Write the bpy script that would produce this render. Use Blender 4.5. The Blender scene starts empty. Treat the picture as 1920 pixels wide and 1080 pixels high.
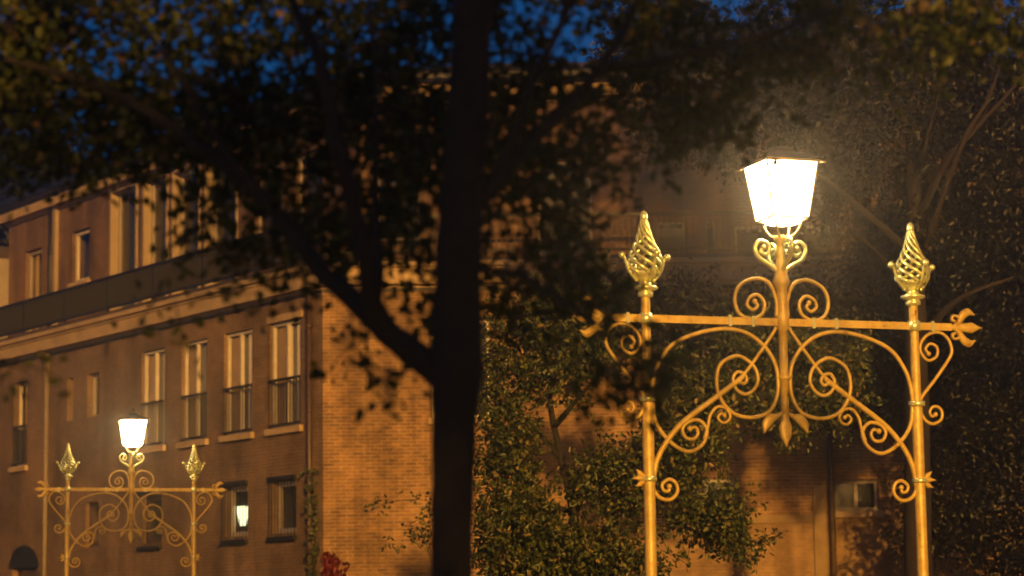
import bpy, bmesh, math, random
import numpy as np
from mathutils import Vector, Matrix

R = math.radians
scene = bpy.context.scene
COL = scene.collection
random.seed(11)
rng = np.random.default_rng(11)

# ------------------------------------------------------------------ camera model (metres)
FPX, PITCH, ROLL = 4500.0, math.atan(622 / 4500), 0.0135
CP, SP = math.cos(PITCH), math.sin(PITCH)
CF = Vector((0, CP, SP)); CR0 = Vector((1, 0, 0)); CU0 = Vector((0, -SP, CP))
CR = CR0 * math.cos(ROLL) - CU0 * math.sin(ROLL)
CU = CU0 * math.cos(ROLL) + CR0 * math.sin(ROLL)
EYE = Vector((0, 0, 1.6))


def at(x, y, Y):
    """a point at depth Y seen at photograph pixel (x, y): used to survey the place"""
    d = CF * FPX + CR * (x - 960) - CU * (y - 540)
    return EYE + d * (Y / d.y)


# ------------------------------------------------------------------ helpers
def tag(o, label=None, cat=None, group=None, kind=None):
    if label: o['label'] = label
    if cat: o['category'] = cat
    if group: o['group'] = group
    if kind: o['kind'] = kind
    return o


def empty(name, loc, rz=0.0, label=None, cat=None, group=None):
    o = bpy.data.objects.new(name, None)
    COL.objects.link(o)
    o.location = loc
    o.rotation_euler = (0, 0, rz)
    o.empty_display_size = .2
    return tag(o, label, cat, group)


class MB:
    """collects faces of one mesh"""
    def __init__(s):
        s.v, s.f, s.uv, s.sm = [], [], [], []

    def face(s, pts, uv=None, smooth=False):
        n = len(s.v)
        s.v += [tuple(p) for p in pts]
        s.f.append(tuple(range(n, n + len(pts))))
        s.uv.append(uv or [(0, 0)] * len(pts))
        s.sm.append(smooth)

    def box(s, c, size, M=None):
        cx, cy, cz = c; a, b, d = size[0] / 2, size[1] / 2, size[2] / 2
        P = [Vector((cx + i * a, cy + j * b, cz + k * d)) for k in (-1, 1) for j in (-1, 1) for i in (-1, 1)]
        if M: P = [M @ p for p in P]
        for q in ((0, 2, 3, 1), (4, 5, 7, 6), (0, 1, 5, 4), (2, 6, 7, 3), (0, 4, 6, 2), (1, 3, 7, 5)):
            s.face([P[i] for i in q])

    def tube(s, pts, rad, n=8, thick=None, cap=True):
        """swept tube; with thick: in-plane half width rad, half thickness thick along local y (for flat work in the xz plane)"""
        pts = [Vector(p) for p in pts]
        if not hasattr(rad, '__len__'): rad = [rad] * len(pts)
        T = []
        for i in range(len(pts)):
            a = pts[max(i - 1, 0)]; b = pts[min(i + 1, len(pts) - 1)]
            t = (b - a)
            T.append(t.normalized() if t.length > 1e-9 else Vector((0, 0, 1)))
        if thick is not None:
            N0 = Vector((0, 1, 0))
        else:
            up = Vector((0, 1, 0)) if abs(T[0].y) < .9 else Vector((1, 0, 0))
            N0 = (up - T[0] * up.dot(T[0])).normalized()
        base = len(s.v); N = N0
        for i, p in enumerate(pts):
            if thick is None:
                N = (N - T[i] * N.dot(T[i]))
                N = N.normalized() if N.length > 1e-6 else T[i].orthogonal().normalized()
            B = T[i].cross(N).normalized()
            for k in range(n):
                a = 2 * math.pi * k / n
                rn = rad[i] if thick is None else (thick[i] if hasattr(thick, '__len__') else thick)
                s.v.append(tuple(p + N * math.cos(a) * rn + B * math.sin(a) * rad[i]))
        for i in range(len(pts) - 1):
            for k in range(n):
                a = base + i * n + k; b = base + i * n + (k + 1) % n
                s.f.append((a, a + n, b + n, b)); s.uv.append([(0, 0)] * 4); s.sm.append(True)
        if cap:
            s.f.append(tuple(base + k for k in range(n))); s.uv.append([(0, 0)] * n); s.sm.append(False)
            e = base + (len(pts) - 1) * n
            s.f.append(tuple(e + k for k in reversed(range(n)))); s.uv.append([(0, 0)] * n); s.sm.append(False)

    def lathe(s, prof, c=(0, 0, 0), n=16):
        base = len(s.v)
        for r, z in prof:
            for k in range(n):
                a = 2 * math.pi * k / n
                s.v.append((c[0] + r * math.cos(a), c[1] + r * math.sin(a), c[2] + z))
        for i in range(len(prof) - 1):
            for k in range(n):
                a = base + i * n + k; b = base + i * n + (k + 1) % n
                s.f.append((a, b, b + n, a + n)); s.uv.append([(0, 0)] * 4); s.sm.append(True)

    def ball(s, c, r, n=10):
        s.lathe([(max(r * math.sin(math.pi * i / 6), 1e-4), -r * math.cos(math.pi * i / 6)) for i in range(7)], c, n)

    def build(s, name, mat, parent=None):
        me = bpy.data.meshes.new(name)
        me.from_pydata(s.v, [], s.f)
        uvl = me.uv_layers.new(name='UVMap')
        flat = [c for f in s.uv for uv in f for c in uv]
        uvl.data.foreach_set('uv', flat)
        me.polygons.foreach_set('use_smooth', s.sm)
        me.materials.append(mat)
        me.update()
        o = bpy.data.objects.new(name, me)
        COL.objects.link(o)
        if parent: o.parent = parent
        return o


def smooth_path(P, step=6):
    """Catmull-Rom through the points"""
    P = [Vector(p) for p in P]
    Q = [P[0] * 2 - P[1]] + P + [P[-1] * 2 - P[-2]]
    out = []
    for i in range(1, len(Q) - 2):
        a, b, c, d = Q[i - 1:i + 3]
        for k in range(step):
            t = k / step
            out.append(.5 * ((2 * b) + (c - a) * t + (2 * a - 5 * b + 4 * c - d) * t * t + (3 * b - a - 3 * c + d) * t ** 3))
    out.append(P[-1])
    return out


# ------------------------------------------------------------------ materials
def material(name):
    m = bpy.data.materials.new(name); m.use_nodes = True
    nt = m.node_tree; bs = nt.nodes['Principled BSDF']
    return m, nt, bs


def noise_ramp(nt, scale, stops, detail=4, vec='Object', rough=.6):
    tc = nt.nodes.new('ShaderNodeTexCoord')
    n = nt.nodes.new('ShaderNodeTexNoise'); n.inputs['Scale'].default_value = scale
    n.inputs['Detail'].default_value = detail; n.inputs['Roughness'].default_value = rough
    nt.links.new(tc.outputs[vec], n.inputs['Vector'])
    r = nt.nodes.new('ShaderNodeValToRGB')
    e = r.color_ramp.elements
    while len(e) < len(stops): e.new(.5)
    for k, (p, c) in enumerate(stops):
        e[k].position = p; e[k].color = (*c, 1)
    nt.links.new(n.outputs['Fac'], r.inputs['Fac'])
    return r, n


def simple(name, c, rough=.6, metal=0.0, var=.25, scale=6, bump=0.0):
    m, nt, bs = material(name)
    a = tuple(x * (1 - var) for x in c); b = tuple(min(1, x * (1 + var)) for x in c)
    r, n = noise_ramp(nt, scale, [(.3, a), (.7, b)])
    nt.links.new(r.outputs['Color'], bs.inputs['Base Color'])
    bs.inputs['Roughness'].default_value = rough; bs.inputs['Metallic'].default_value = metal
    if bump:
        bp = nt.nodes.new('ShaderNodeBump'); bp.inputs['Strength'].default_value = bump; bp.inputs['Distance'].default_value = .02
        nt.links.new(n.outputs['Fac'], bp.inputs['Height']); nt.links.new(bp.outputs['Normal'], bs.inputs['Normal'])
    return m


def brick(name, c1, c2, mortar, stain=.45):
    m, nt, bs = material(name)
    tc = nt.nodes.new('ShaderNodeTexCoord')
    b = nt.nodes.new('ShaderNodeTexBrick')
    b.inputs['Scale'].default_value = 1; b.inputs['Brick Width'].default_value = .23
    b.inputs['Row Height'].default_value = .071; b.inputs['Mortar Size'].default_value = .011
    b.inputs['Mortar Smooth'].default_value = .4; b.inputs['Bias'].default_value = -.1
    b.inputs['Color1'].default_value = (*c1, 1); b.inputs['Color2'].default_value = (*c2, 1)
    b.inputs['Mortar'].default_value = (*mortar, 1)
    nt.links.new(tc.outputs['UV'], b.inputs['Vector'])
    r, n = noise_ramp(nt, .62, [(.36, (1 - stain * 1.25,) * 3), (.60, (1.0, 1.0, 1.0))], 8, 'UV', .68)
    r2, n2 = noise_ramp(nt, 5.5, [(.3, (.72, .72, .72)), (.7, (1.12, 1.08, 1.04))], 3, 'UV')
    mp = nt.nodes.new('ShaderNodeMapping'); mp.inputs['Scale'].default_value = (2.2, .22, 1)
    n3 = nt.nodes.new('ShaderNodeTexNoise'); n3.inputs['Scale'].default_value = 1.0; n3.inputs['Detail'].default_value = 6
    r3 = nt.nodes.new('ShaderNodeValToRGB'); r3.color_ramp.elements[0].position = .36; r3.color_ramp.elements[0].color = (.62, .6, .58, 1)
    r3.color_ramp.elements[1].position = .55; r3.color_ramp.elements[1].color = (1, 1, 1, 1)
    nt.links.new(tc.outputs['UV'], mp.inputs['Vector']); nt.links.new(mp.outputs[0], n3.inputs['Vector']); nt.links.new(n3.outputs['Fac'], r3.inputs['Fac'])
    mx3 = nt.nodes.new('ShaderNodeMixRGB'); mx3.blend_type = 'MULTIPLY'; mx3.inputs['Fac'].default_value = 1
    mx = nt.nodes.new('ShaderNodeMixRGB'); mx.blend_type = 'MULTIPLY'; mx.inputs['Fac'].default_value = 1
    mx2 = nt.nodes.new('ShaderNodeMixRGB'); mx2.blend_type = 'MULTIPLY'; mx2.inputs['Fac'].default_value = 1
    nt.links.new(b.outputs['Color'], mx.inputs['Color1']); nt.links.new(r.outputs['Color'], mx.inputs['Color2'])
    nt.links.new(mx.outputs['Color'], mx2.inputs['Color1']); nt.links.new(r2.outputs['Color'], mx2.inputs['Color2'])
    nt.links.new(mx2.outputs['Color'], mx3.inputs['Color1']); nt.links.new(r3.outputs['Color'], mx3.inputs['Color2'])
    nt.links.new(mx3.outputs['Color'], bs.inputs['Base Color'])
    bs.inputs['Roughness'].default_value = .85
    bp = nt.nodes.new('ShaderNodeBump'); bp.inputs['Strength'].default_value = .6; bp.inputs['Distance'].default_value = .012
    bp.invert = True
    nt.links.new(b.outputs['Fac'], bp.inputs['Height']); nt.links.new(bp.outputs['Normal'], bs.inputs['Normal'])
    return m


def leaf_mat(name, stops, trans=.35):
    m, nt, bs = material(name)
    g = nt.nodes.new('ShaderNodeNewGeometry')
    r = nt.nodes.new('ShaderNodeValToRGB'); e = r.color_ramp.elements
    while len(e) < len(stops): e.new(.5)
    for k, (p, c) in enumerate(stops): e[k].position = p; e[k].color = (*c, 1)
    nt.links.new(g.outputs['Random Per Island'], r.inputs['Fac'])
    nt.links.new(r.outputs['Color'], bs.inputs['Base Color'])
    bs.inputs['Roughness'].default_value = .45
    tr = nt.nodes.new('ShaderNodeBsdfTranslucent'); nt.links.new(r.outputs['Color'], tr.inputs['Color'])
    mx = nt.nodes.new('ShaderNodeMixShader'); mx.inputs['Fac'].default_value = trans
    nt.links.new(bs.outputs[0], mx.inputs[1]); nt.links.new(tr.outputs[0], mx.inputs[2])
    nt.links.new(mx.outputs[0], nt.nodes['Material Output'].inputs['Surface'])
    return m


M = {}
m, nt, bs = material('golden_iron_paint')
r, n = noise_ramp(nt, 14, [(.30, (.10, .05, .018)), (.37, (.36, .235, .037)), (.55, (.47, .335, .075)), (.75, (.54, .41, .11))], 7, 'Object', .7)
nt.links.new(r.outputs['Color'], bs.inputs['Base Color']); bs.inputs['Metallic'].default_value = .15
mr = nt.nodes.new('ShaderNodeMapRange'); mr.inputs['To Min'].default_value = .65; mr.inputs['To Max'].default_value = .3
nt.links.new(n.outputs['Fac'], mr.inputs['Value']); nt.links.new(mr.outputs[0], bs.inputs['Roughness'])
bp = nt.nodes.new('ShaderNodeBump'); bp.inputs['Strength'].default_value = .25; bp.inputs['Distance'].default_value = .01
nt.links.new(n.outputs['Fac'], bp.inputs['Height']); nt.links.new(bp.outputs['Normal'], bs.inputs['Normal'])
M['gold'] = m
M['brass'] = simple('gilded_finial', (.66, .66, .30), .27, .55, .15, 30, .05)
M['lantern_metal'] = simple('lantern_brass', (.30, .22, .10), .4, .6, .2, 25)
M['lantern_roof'] = simple('lantern_roof_iron', (.006, .006, .006), .7, .0, .3, 12)
m, nt, bs = material('lit_frosted_glass')
bs.inputs['Base Color'].default_value = (.8, .8, .78, 1); bs.inputs['Roughness'].default_value = .5
bs.inputs['Emission Color'].default_value = (1, .73, .39, 1); bs.inputs['Emission Strength'].default_value = 32
M['lamp_glass'] = m
m, nt, bs = material('small_lit_globe')
bs.inputs['Base Color'].default_value = (.8, .8, .7, 1)
bs.inputs['Emission Color'].default_value = (1, .85, .5, 1); bs.inputs['Emission Strength'].default_value = 1.6
M['globe'] = m
m, nt, bs = material('lit_lantern_indoors')
bs.inputs['Base Color'].default_value = (.8, .8, .7, 1)
bs.inputs['Emission Color'].default_value = (.85, .9, .5, 1); bs.inputs['Emission Strength'].default_value = 2.2
M['indoor'] = m
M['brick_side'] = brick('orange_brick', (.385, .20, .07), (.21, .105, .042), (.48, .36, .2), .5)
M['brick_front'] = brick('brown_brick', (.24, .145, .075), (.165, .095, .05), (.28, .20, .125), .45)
M['brick_base'] = brick('ochre_brick', (.36, .22, .10), (.30, .18, .08), (.36, .25, .14), .35)
M['brick_top'] = brick('pink_brown_brick', (.24, .135, .08), (.18, .095, .055), (.24, .165, .11), .4)
M['fascia'] = simple('ochre_painted_concrete', (.38, .27, .15), .8, 0, .28, 1.6, .1)
M['cream'] = simple('cream_paint', (.29, .22, .15), .6, 0, .15, 3)
M['frame'] = simple('worn_white_frame', (.50, .44, .37), .55, 0, .15, 5)
M['grey_frame'] = simple('grey_frame', (.27, .23, .2), .6, 0, .15, 5)
M['curtain'] = simple('pale_curtain', (.52, .45, .38), .9, 0, .12, 3)
M['tan_curtain'] = simple('tan_curtain', (.24, .16, .08), .9, 0, .15, 3)
M['net'] = simple('grey_net_curtain', (.19, .165, .14), .9, 0, .2, 4)
M['iron'] = simple('black_iron', (.02, .018, .016), .5, .3, .2, 12)
M['pipe'] = simple('brown_pipe', (.06, .035, .025), .5, 0, .2, 6)
M['pale_pipe'] = simple('pale_pipe', (.19, .15, .10), .6, 0, .2, 4)
M['dull_plaster'] = simple('dull_ochre_plaster', (.25, .17, .085), .85, 0, .3, 2.5, .1)
M['roof'] = simple('dark_roof_tiles', (.05, .035, .03), .85, 0, .35, 4, .4)
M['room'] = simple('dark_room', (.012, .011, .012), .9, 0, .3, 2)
M['bark'] = simple('dark_bark', (.014, .011, .008), .95, 0, .45, 14, .8)
M['bark_pale'] = simple('greyish_pink_bark', (.016, .010, .008), .9, 0, .35, 9, .5)
M['ground'] = simple('asphalt', (.05, .048, .045), .9, 0, .35, 3, .2)
M['paving'] = simple('stone_paving', (.13, .12, .105), .85, 0, .3, 2, .2)
M['leaf_near'] = leaf_mat('near_leaves', [(0, (.022, .038, .006)), (.5, (.050, .070, .012)), (.9, (.085, .098, .018)), (1, (.22, .15, .07))], .48)
M['leaf_mid'] = leaf_mat('shrub_leaves', [(0, (.022, .036, .007)), (.5, (.052, .075, .013)), (.85, (.12, .125, .022)), (1, (.26, .17, .06))], .35)
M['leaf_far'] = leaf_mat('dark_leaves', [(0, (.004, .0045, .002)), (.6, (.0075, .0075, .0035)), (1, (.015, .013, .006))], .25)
M['ivy'] = leaf_mat('ivy_leaves', [(0, (.03, .04, .012)), (.7, (.06, .075, .02)), (1, (.10, .09, .03))], .2)
M['red_leaf'] = leaf_mat('red_creeper_leaves', [(0, (.07, .006, .006)), (1, (.17, .016, .012))], .2)
m, nt, bs = material('window_glass')
for n_ in list(nt.nodes):
    if n_.type == 'BSDF_PRINCIPLED': nt.nodes.remove(n_)
gl = nt.nodes.new('ShaderNodeBsdfGlossy'); gl.inputs['Roughness'].default_value = .03; gl.inputs['Color'].default_value = (.8, .85, .9, 1)
tp = nt.nodes.new('ShaderNodeBsdfTransparent'); tp.inputs['Color'].default_value = (.94, .95, .95, 1)
lw = nt.nodes.new('ShaderNodeLayerWeight'); lw.inputs['Blend'].default_value = .5      # Schlick reflectance, alike from both sides
pw = nt.nodes.new('ShaderNodeMath'); pw.operation = 'POWER'; pw.inputs[1].default_value = 5; nt.links.new(lw.outputs['Facing'], pw.inputs[0])
fr = nt.nodes.new('ShaderNodeMath'); fr.operation = 'MULTIPLY_ADD'; fr.inputs[1].default_value = .9; fr.inputs[2].default_value = .045
nt.links.new(pw.outputs[0], fr.inputs[0])
mx = nt.nodes.new('ShaderNodeMixShader')
nt.links.new(fr.outputs[0], mx.inputs['Fac']); nt.links.new(tp.outputs[0], mx.inputs[1]); nt.links.new(gl.outputs[0], mx.inputs[2])
nt.links.new(mx.outputs[0], nt.nodes['Material Output'].inputs['Surface'])
M['glass'] = m

# ------------------------------------------------------------------ ground
mb = MB(); mb.face([(-600, -600, 0), (600, -600, 0), (600, 600, 0), (-600, 600, 0)])
tag(mb.build('ground', M['ground']), kind='structure')
mb = MB(); mb.box((0, 10, .06), (60, 26, .12))
tag(mb.build('pavement', M['paving']), kind='structure')


# ------------------------------------------------------------------ the lamp arches
def mir(P, s):
    return [(u * s, 0, z) for u, z in P]


CURVES = [
    (.0165, [(.955, 3.03), (.945, 3.13), (.905, 3.25), (.80, 3.385), (.62, 3.465), (.42, 3.5), (.265, 3.475), (.145, 3.395), (.07, 3.29), (.045, 3.18), (.057, 3.05), (.125, 2.945), (.26, 2.91), (.39, 2.945), (.472, 3.05), (.49, 3.16), (.455, 3.265), (.335, 3.32), (.225, 3.26), (.19, 3.17), (.22, 3.1), (.285, 3.065), (.35, 3.097), (.372, 3.165), (.34, 3.212), (.29, 3.2), (.272, 3.16), (.295, 3.135), (.325, 3.15)]),
    (.016, [(.955, 3.03), (.93, 2.87), (.835, 2.745), (.71, 2.68), (.605, 2.725), (.568, 2.82), (.62, 2.885), (.70, 2.875), (.742, 2.825), (.718, 2.77), (.66, 2.765), (.632, 2.805), (.65, 2.84), (.69, 2.83)]),
    (.013, [(.59, 2.76), (.56, 2.85), (.543, 2.92), (.495, 2.975), (.435, 2.972), (.40, 2.925), (.415, 2.885), (.455, 2.873), (.487, 2.905), (.465, 2.935), (.44, 2.92)]),
    (.0155, [(.96, 2.51), (.955, 2.43), (.91, 2.375), (.84, 2.365), (.79, 2.41), (.797, 2.47), (.845, 2.497), (.893, 2.465), (.885, 2.425), (.85, 2.42), (.845, 2.45)]),
    (.014, [(1.0, 3.02), (1.035, 3.08), (1.14, 3.2), (1.245, 3.335), (1.268, 3.4), (1.24, 3.475), (1.175, 3.515), (1.09, 3.497), (1.035, 3.44), (1.03, 3.375), (1.085, 3.32), (1.15, 3.35), (1.155, 3.41), (1.105, 3.435), (1.068, 3.4), (1.09, 3.365)]),
    (.014, [(1.0, 3.02), (1.015, 2.96), (1.05, 2.905), (1.105, 2.885), (1.165, 2.915), (1.175, 2.965), (1.15, 3.0), (1.105, 3.0), (1.082, 2.965), (1.1, 2.935), (1.125, 2.95)]),
    (.0155, [(.042, 3.59), (.04, 3.70), (.09, 3.815), (.19, 3.845), (.3, 3.8), (.344, 3.71), (.318, 3.61), (.233, 3.572), (.15, 3.605), (.128, 3.68), (.175, 3.735), (.235, 3.715), (.255, 3.665), (.215, 3.633), (.18, 3.66), (.2, 3.69)]),
]
HEART = [(.02, 3.895), (.08, 3.94), (.155, 3.985), (.188, 4.05), (.155, 4.10), (.10, 4.09), (.082, 4.045), (.11, 4.01), (.145, 4.03), (.125, 4.06)]


def make_arch():
    root = empty('lamp_arch', (0, 0, 0))
    for s in (-1, 1):
        u = .985 * s
        mb = MB()
        mb.lathe([(.001, -.3), (.09, -.3), (.09, .25), (.06, .32), (.05, .9), (.0385, .96), (.0385, 3.0), (.033, 3.03), (.031, 3.66), (.03, 3.70)], (u, 0, 0), 20)
        post = mb.build('post', M['gold'], root)
        for z, r, h in ((3.02, .056, .034), (2.497, .05, .03), (3.553, .045, .07)):
            c = MB(); c.lathe([(.03, -h / 2), (r, -h / 2), (r * 1.04, 0), (r, h / 2), (.03, h / 2)], (u, 0, z), 20)
            c.build('collar', M['brass'], post)
        # finial: cup, twisted basket, tip, four hooks with balls
        f = MB()
        f.lathe([(.03, 3.69), (.052, 3.70), (.052, 3.725), (.04, 3.735), (.083, 3.745), (.085, 3.762), (.045, 3.775), (.04, 3.80), (.06, 3.812), (.082, 3.838), (.094, 3.862), (.088, 3.866), (.07, 3.85), (.001, 3.83)], (u, 0, 0), 20)
        fin = f.build('finial', M['brass'], post if False else root)
        prof = [(3.845, .082), (3.875, .106), (3.91, .117), (3.95, .112), (4.0, .092), (4.06, .062), (4.12, .041), (4.18, .026), (4.225, .014)]
        k_ = MB()
        def rad(z):
            for (a, ra), (b, rb) in zip(prof, prof[1:]):
                if a <= z <= b: return ra + (rb - ra) * (z - a) / (b - a)
            return prof[-1][1]
        for j in range(8):
            P = []
            for i in range(27):
                z = 3.845 + i / 26 * .375
                a = 2 * math.pi * j / 8 + (-1.55 * math.pi) * (i / 26)
                P.append((u + rad(z) * math.cos(a), rad(z) * math.sin(a), z))
            k_.tube(P, [.0145 - .006 * i / 26 for i in range(27)], 6)
        k_.build('twisted_basket', M['brass'], fin)
        t = MB(); t.lathe([(.001, 4.19), (.018, 4.20), (.027, 4.222), (.027, 4.24), (.019, 4.262), (.001, 4.275)], (u, 0, 0), 12)
        t.build('tip', M['brass'], fin)
        for q in range(4):
            a = q * math.pi / 2 + .12
            h = MB()
            P = [(u + r * math.cos(a), r * math.sin(a), z) for r, z in ((.06, 3.80), (.115, 3.86), (.135, 3.91), (.15, 3.95), (.168, 3.968))]
            h.tube(smooth_path(P, 4), .011, 6)
            h.ball(P[-1], .024)
            h.build('hook', M['brass'], fin)
        # fleur at the tip of the crossbar
        fl = MB()
        def petal(P, W):
            Q = smooth_path(mir(P, s), 5); n = len(Q); ws = []
            for i in range(n):
                t_ = i / (n - 1) * (len(W) - 1); j = min(int(t_), len(W) - 2); ws.append(W[j] + (W[j + 1] - W[j]) * (t_ - j))
            fl.tube(Q, ws, 10, .017)
        petal([(1.24, 3.553), (1.30, 3.553), (1.36, 3.553), (1.43, 3.553), (1.50, 3.553)], [.02, .022, .03, .04, .003])
        for k in (-1, 1):
            petal([(1.28, 3.553), (1.33, 3.553 + k * .035), (1.362, 3.553 + k * .085), (1.405, 3.553 + k * .108), (1.452, 3.553 + k * .088)], [.012, .02, .03, .03, .004])
            petal([(1.345, 3.553 + k * .04), (1.32, 3.553 + k * .075), (1.285, 3.553 + k * .078), (1.277, 3.553 + k * .05), (1.30, 3.553 + k * .043)], [.011, .011, .011, .012, .012])
        fl.build('end_fleur', M['gold'], root)
        # small three-leaf ornament on the outside of the post
        fl = MB()
        petal([(1.015, 2.497), (1.05, 2.505), (1.105, 2.50)], [.012, .022, .004])
        petal([(1.02, 2.51), (1.05, 2.535), (1.075, 2.56)], [.012, .02, .003])
        petal([(1.02, 2.485), (1.05, 2.465), (1.082, 2.45)], [.012, .02, .003])
        fl.build('side_leaf', M['gold'], root)
        for r, P in CURVES:
            c = MB(); Q = smooth_path(mir(P, s), 7); n = len(Q)
            c.tube(Q, [r * (.93 - .2 * i / n) for i in range(n)], 8)
            c.ball(Q[-1], r * 1.25)
            c.build('scroll', M['gold'], root)
        b = MB()
        b.tube(smooth_path(mir([(.05, 3.52), (.075, 3.475), (.23, 3.27), (.335, 3.15)], s), 5), .0125, 8)
        b.tube(smooth_path(mir([(.30, 3.185), (.335, 3.155), (.50, 3.04), (.73, 2.878), (.85, 2.752), (.925, 2.625), (.955, 2.51), (.96, 2.46)], s), 6), .0195, 8)
        b.build('brace', M['gold'], root)
        for uu in (.222, .39, 1.12):
            c = MB(); c.box((uu * s, 0, 3.553), (.022, .05, .072)); c.build('bar_clasp', M['brass'], root)
    mb = MB()
    mb.box((0, 0, 3.553), (2.54, .03, .05))
    mb.build('crossbar', M['gold'], root)
    mb = MB()
    mb.lathe([(.001, 2.93), (.03, 2.94), (.027, 3.0), (.03, 3.16), (.042, 3.165), (.052, 3.18), (.042, 3.195), (.03, 3.2), (.031, 3.5), (.045, 3.51), (.045, 3.6), (.04, 3.62), (.038, 3.78), (.05, 3.80), (.062, 3.83), (.05, 3.855), (.046, 3.88), (.034, 3.95), (.026, 4.05), (.026, 4.10), (.045, 4.115), (.045, 4.14), (.001, 4.145)], n=20)
    mb.build('stem', M['gold'], root)
    fl = MB()
    def petal0(P, W):
        Q = smooth_path([(a, 0, b) for a, b in P], 5); n = len(Q); ws = []
        for i in range(n):
            t_ = i / (n - 1) * (len(W) - 1); j = min(int(t_), len(W) - 2); ws.append(W[j] + (W[j + 1] - W[j]) * (t_ - j))
        fl.tube(Q, ws, 10, .018)
    petal0([(0, 2.955), (0, 2.90), (0, 2.85), (0, 2.79), (0, 2.715)], [.028, .028, .05, .042, .003])
    for s in (-1, 1):
        petal0([(.01 * s, 2.95), (.06 * s, 2.922), (.105 * s, 2.905), (.14 * s, 2.865), (.16 * s, 2.805)], [.012, .018, .036, .034, .003])
    fl.build('pendant_fleur', M['gold'], root)
    for q in range(4):
        a = q * math.pi / 2
        h = MB(); P = [(u * math.cos(a), u * math.sin(a), z) for u, z in HEART]
        Q = smooth_path(P, 6); h.tube(Q, [.017 - .004 * i / len(Q) for i in range(len(Q))], 7); h.ball(Q[-1], .02)
        h.build('bracket_scroll', M['brass'], root)
    # lantern
    L = MB()
    zb, zt, hb, ht = 4.252, 4.628, .134, .186
    for i in range(4):
        a = math.pi / 4 + i * math.pi / 2; b = a + math.pi / 2; q = math.sqrt(2)
        A = lambda h, z, t: (h * q * math.cos(t), h * q * math.sin(t), z)
        L.tube([A(hb, zb, a), A(ht, zt, a)], .0075, 6)
        L.tube([A(hb, zb, a), A(hb, zb, b)], .008, 6)
        L.tube([A(ht + .012, zt + .004, a), A(ht + .012, zt + .004, b)], .011, 6)
        L.tube(smooth_path([A(.02, 4.135, a), A(.055, 4.14, a), A(.085, 4.185, a), A(.092, 4.22, a)], 4), .0095, 6)
        L.tube([A(ht + .01, zt, a), A(ht + .045, zt - .012, a)], [.009, .003], 6)
    lan = L.build('lantern', M['lantern_metal'], root)
    for i in range(4):
        a = math.pi / 4 + i * math.pi / 2; b = a + math.pi / 2; q = math.sqrt(2)
        A = lambda h, z, t: Vector((h * q * math.cos(t), h * q * math.sin(t), z))
        g = MB(); g.face([A(hb, zb, a), A(hb, zb, b), A(ht, zt, b), A(ht, zt, a)])
        g.build('pane', M['lamp_glass'], lan)
    g = MB(); g.lathe([(.13, 4.249), (.122, 4.232), (.09, 4.222), (.001, 4.218)], n=20)
    g.build('glass_bowl', M['lamp_glass'], lan)
    rf = MB()
    for (h0, z0), (h1, z1) in zip([(.001, zt + .012), (.202, zt + .012), (.204, zt + .022), (.13, zt + .055), (.07, zt + .085), (.05, zt + .11)], [(.202, zt + .012), (.204, zt + .022), (.13, zt + .055), (.07, zt + .085), (.05, zt + .11), (.001, zt + .13)]):
        for i in range(4):
            a = math.pi / 4 + i * math.pi / 2; b = a + math.pi / 2; q = math.sqrt(2)
            A = lambda h, z, t: (h * q * math.cos(t), h * q * math.sin(t), z)
            rf.face([A(h0, z0, a), A(h0, z0, b), A(h1, z1, b), A(h1, z1, a)])
    rf.lathe([(.001, zt + .12), (.03, zt + .135), (.018, zt + .15), (.022, zt + .165), (.001, zt + .2)], n=10)
    rf.build('lantern_roof', M['lantern_roof'], lan)
    lan.location.x = .022
    return root


def copy_tree(o, parent=None):
    c = o.copy(); COL.objects.link(c); c.parent = parent
    for ch in list(o.children): copy_tree(ch, c)
    return c


arch = make_arch()
arch2 = copy_tree(arch)
arch.location = (1.8125, 16, 0); arch.rotation_euler = (0, 0, R(18.5))
p2 = at(246, 918, 37.4)
arch2.location = (p2.x, p2.y, p2.z - 3.553); arch2.rotation_euler = (0, 0, R(18.5))
tag(arch, 'large golden wrought iron lamp arch in front, partly behind leaves, lantern lit', 'street lamp', 'golden lamp arches')
tag(arch2, 'small far golden lamp arch standing before the brown brick facade, lantern lit', 'street lamp', 'golden lamp arches')

# ------------------------------------------------------------------ the building
ANG = R(35)
C0 = Vector((-3.743, 47.0, 0))


class Frame:
    def __init__(s, o, d, n): s.o, s.d, s.n = o, d, n
    def P(s, a, z, out=0.0): return s.o + s.d * a + s.n * out + Vector((0, 0, z))


DL = Vector((-math.sin(ANG), math.cos(ANG), 0)); NL = Vector((-math.cos(ANG), -math.sin(ANG), 0))
DR = Vector((1, 0, 0)); NR = Vector((0, -1, 0))
FL = Frame(C0, DL, NL); FR = Frame(C0, DR, NR)
SET = 1.3
FL2 = Frame(C0 - NL * SET, DL, NL); FR2 = Frame(C0 - NR * SET, DR, NR)
MIT = (NL + NR) / (1 + NL.dot(NR))
LEN_L, LEN_R = 18.6, 17.0
SC = (-MIT * SET).dot(DL)          # where the set-back corner lies along either facade
bld = empty('brick_building', (C0.x, C0.y, 0), 0,
            'long brown and orange brick building with set-back top storey behind the trees', 'building')
inv = Matrix.Translation((-C0.x, -C0.y, 0))


def part(mb, name, mat, parent=None):
    o = mb.build(name, mat)
    o.parent = parent or bld
    if parent is None or parent == bld: o.matrix_parent_inverse = inv
    else: o.matrix_parent_inverse = Matrix.Identity(4)
    return o


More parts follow.
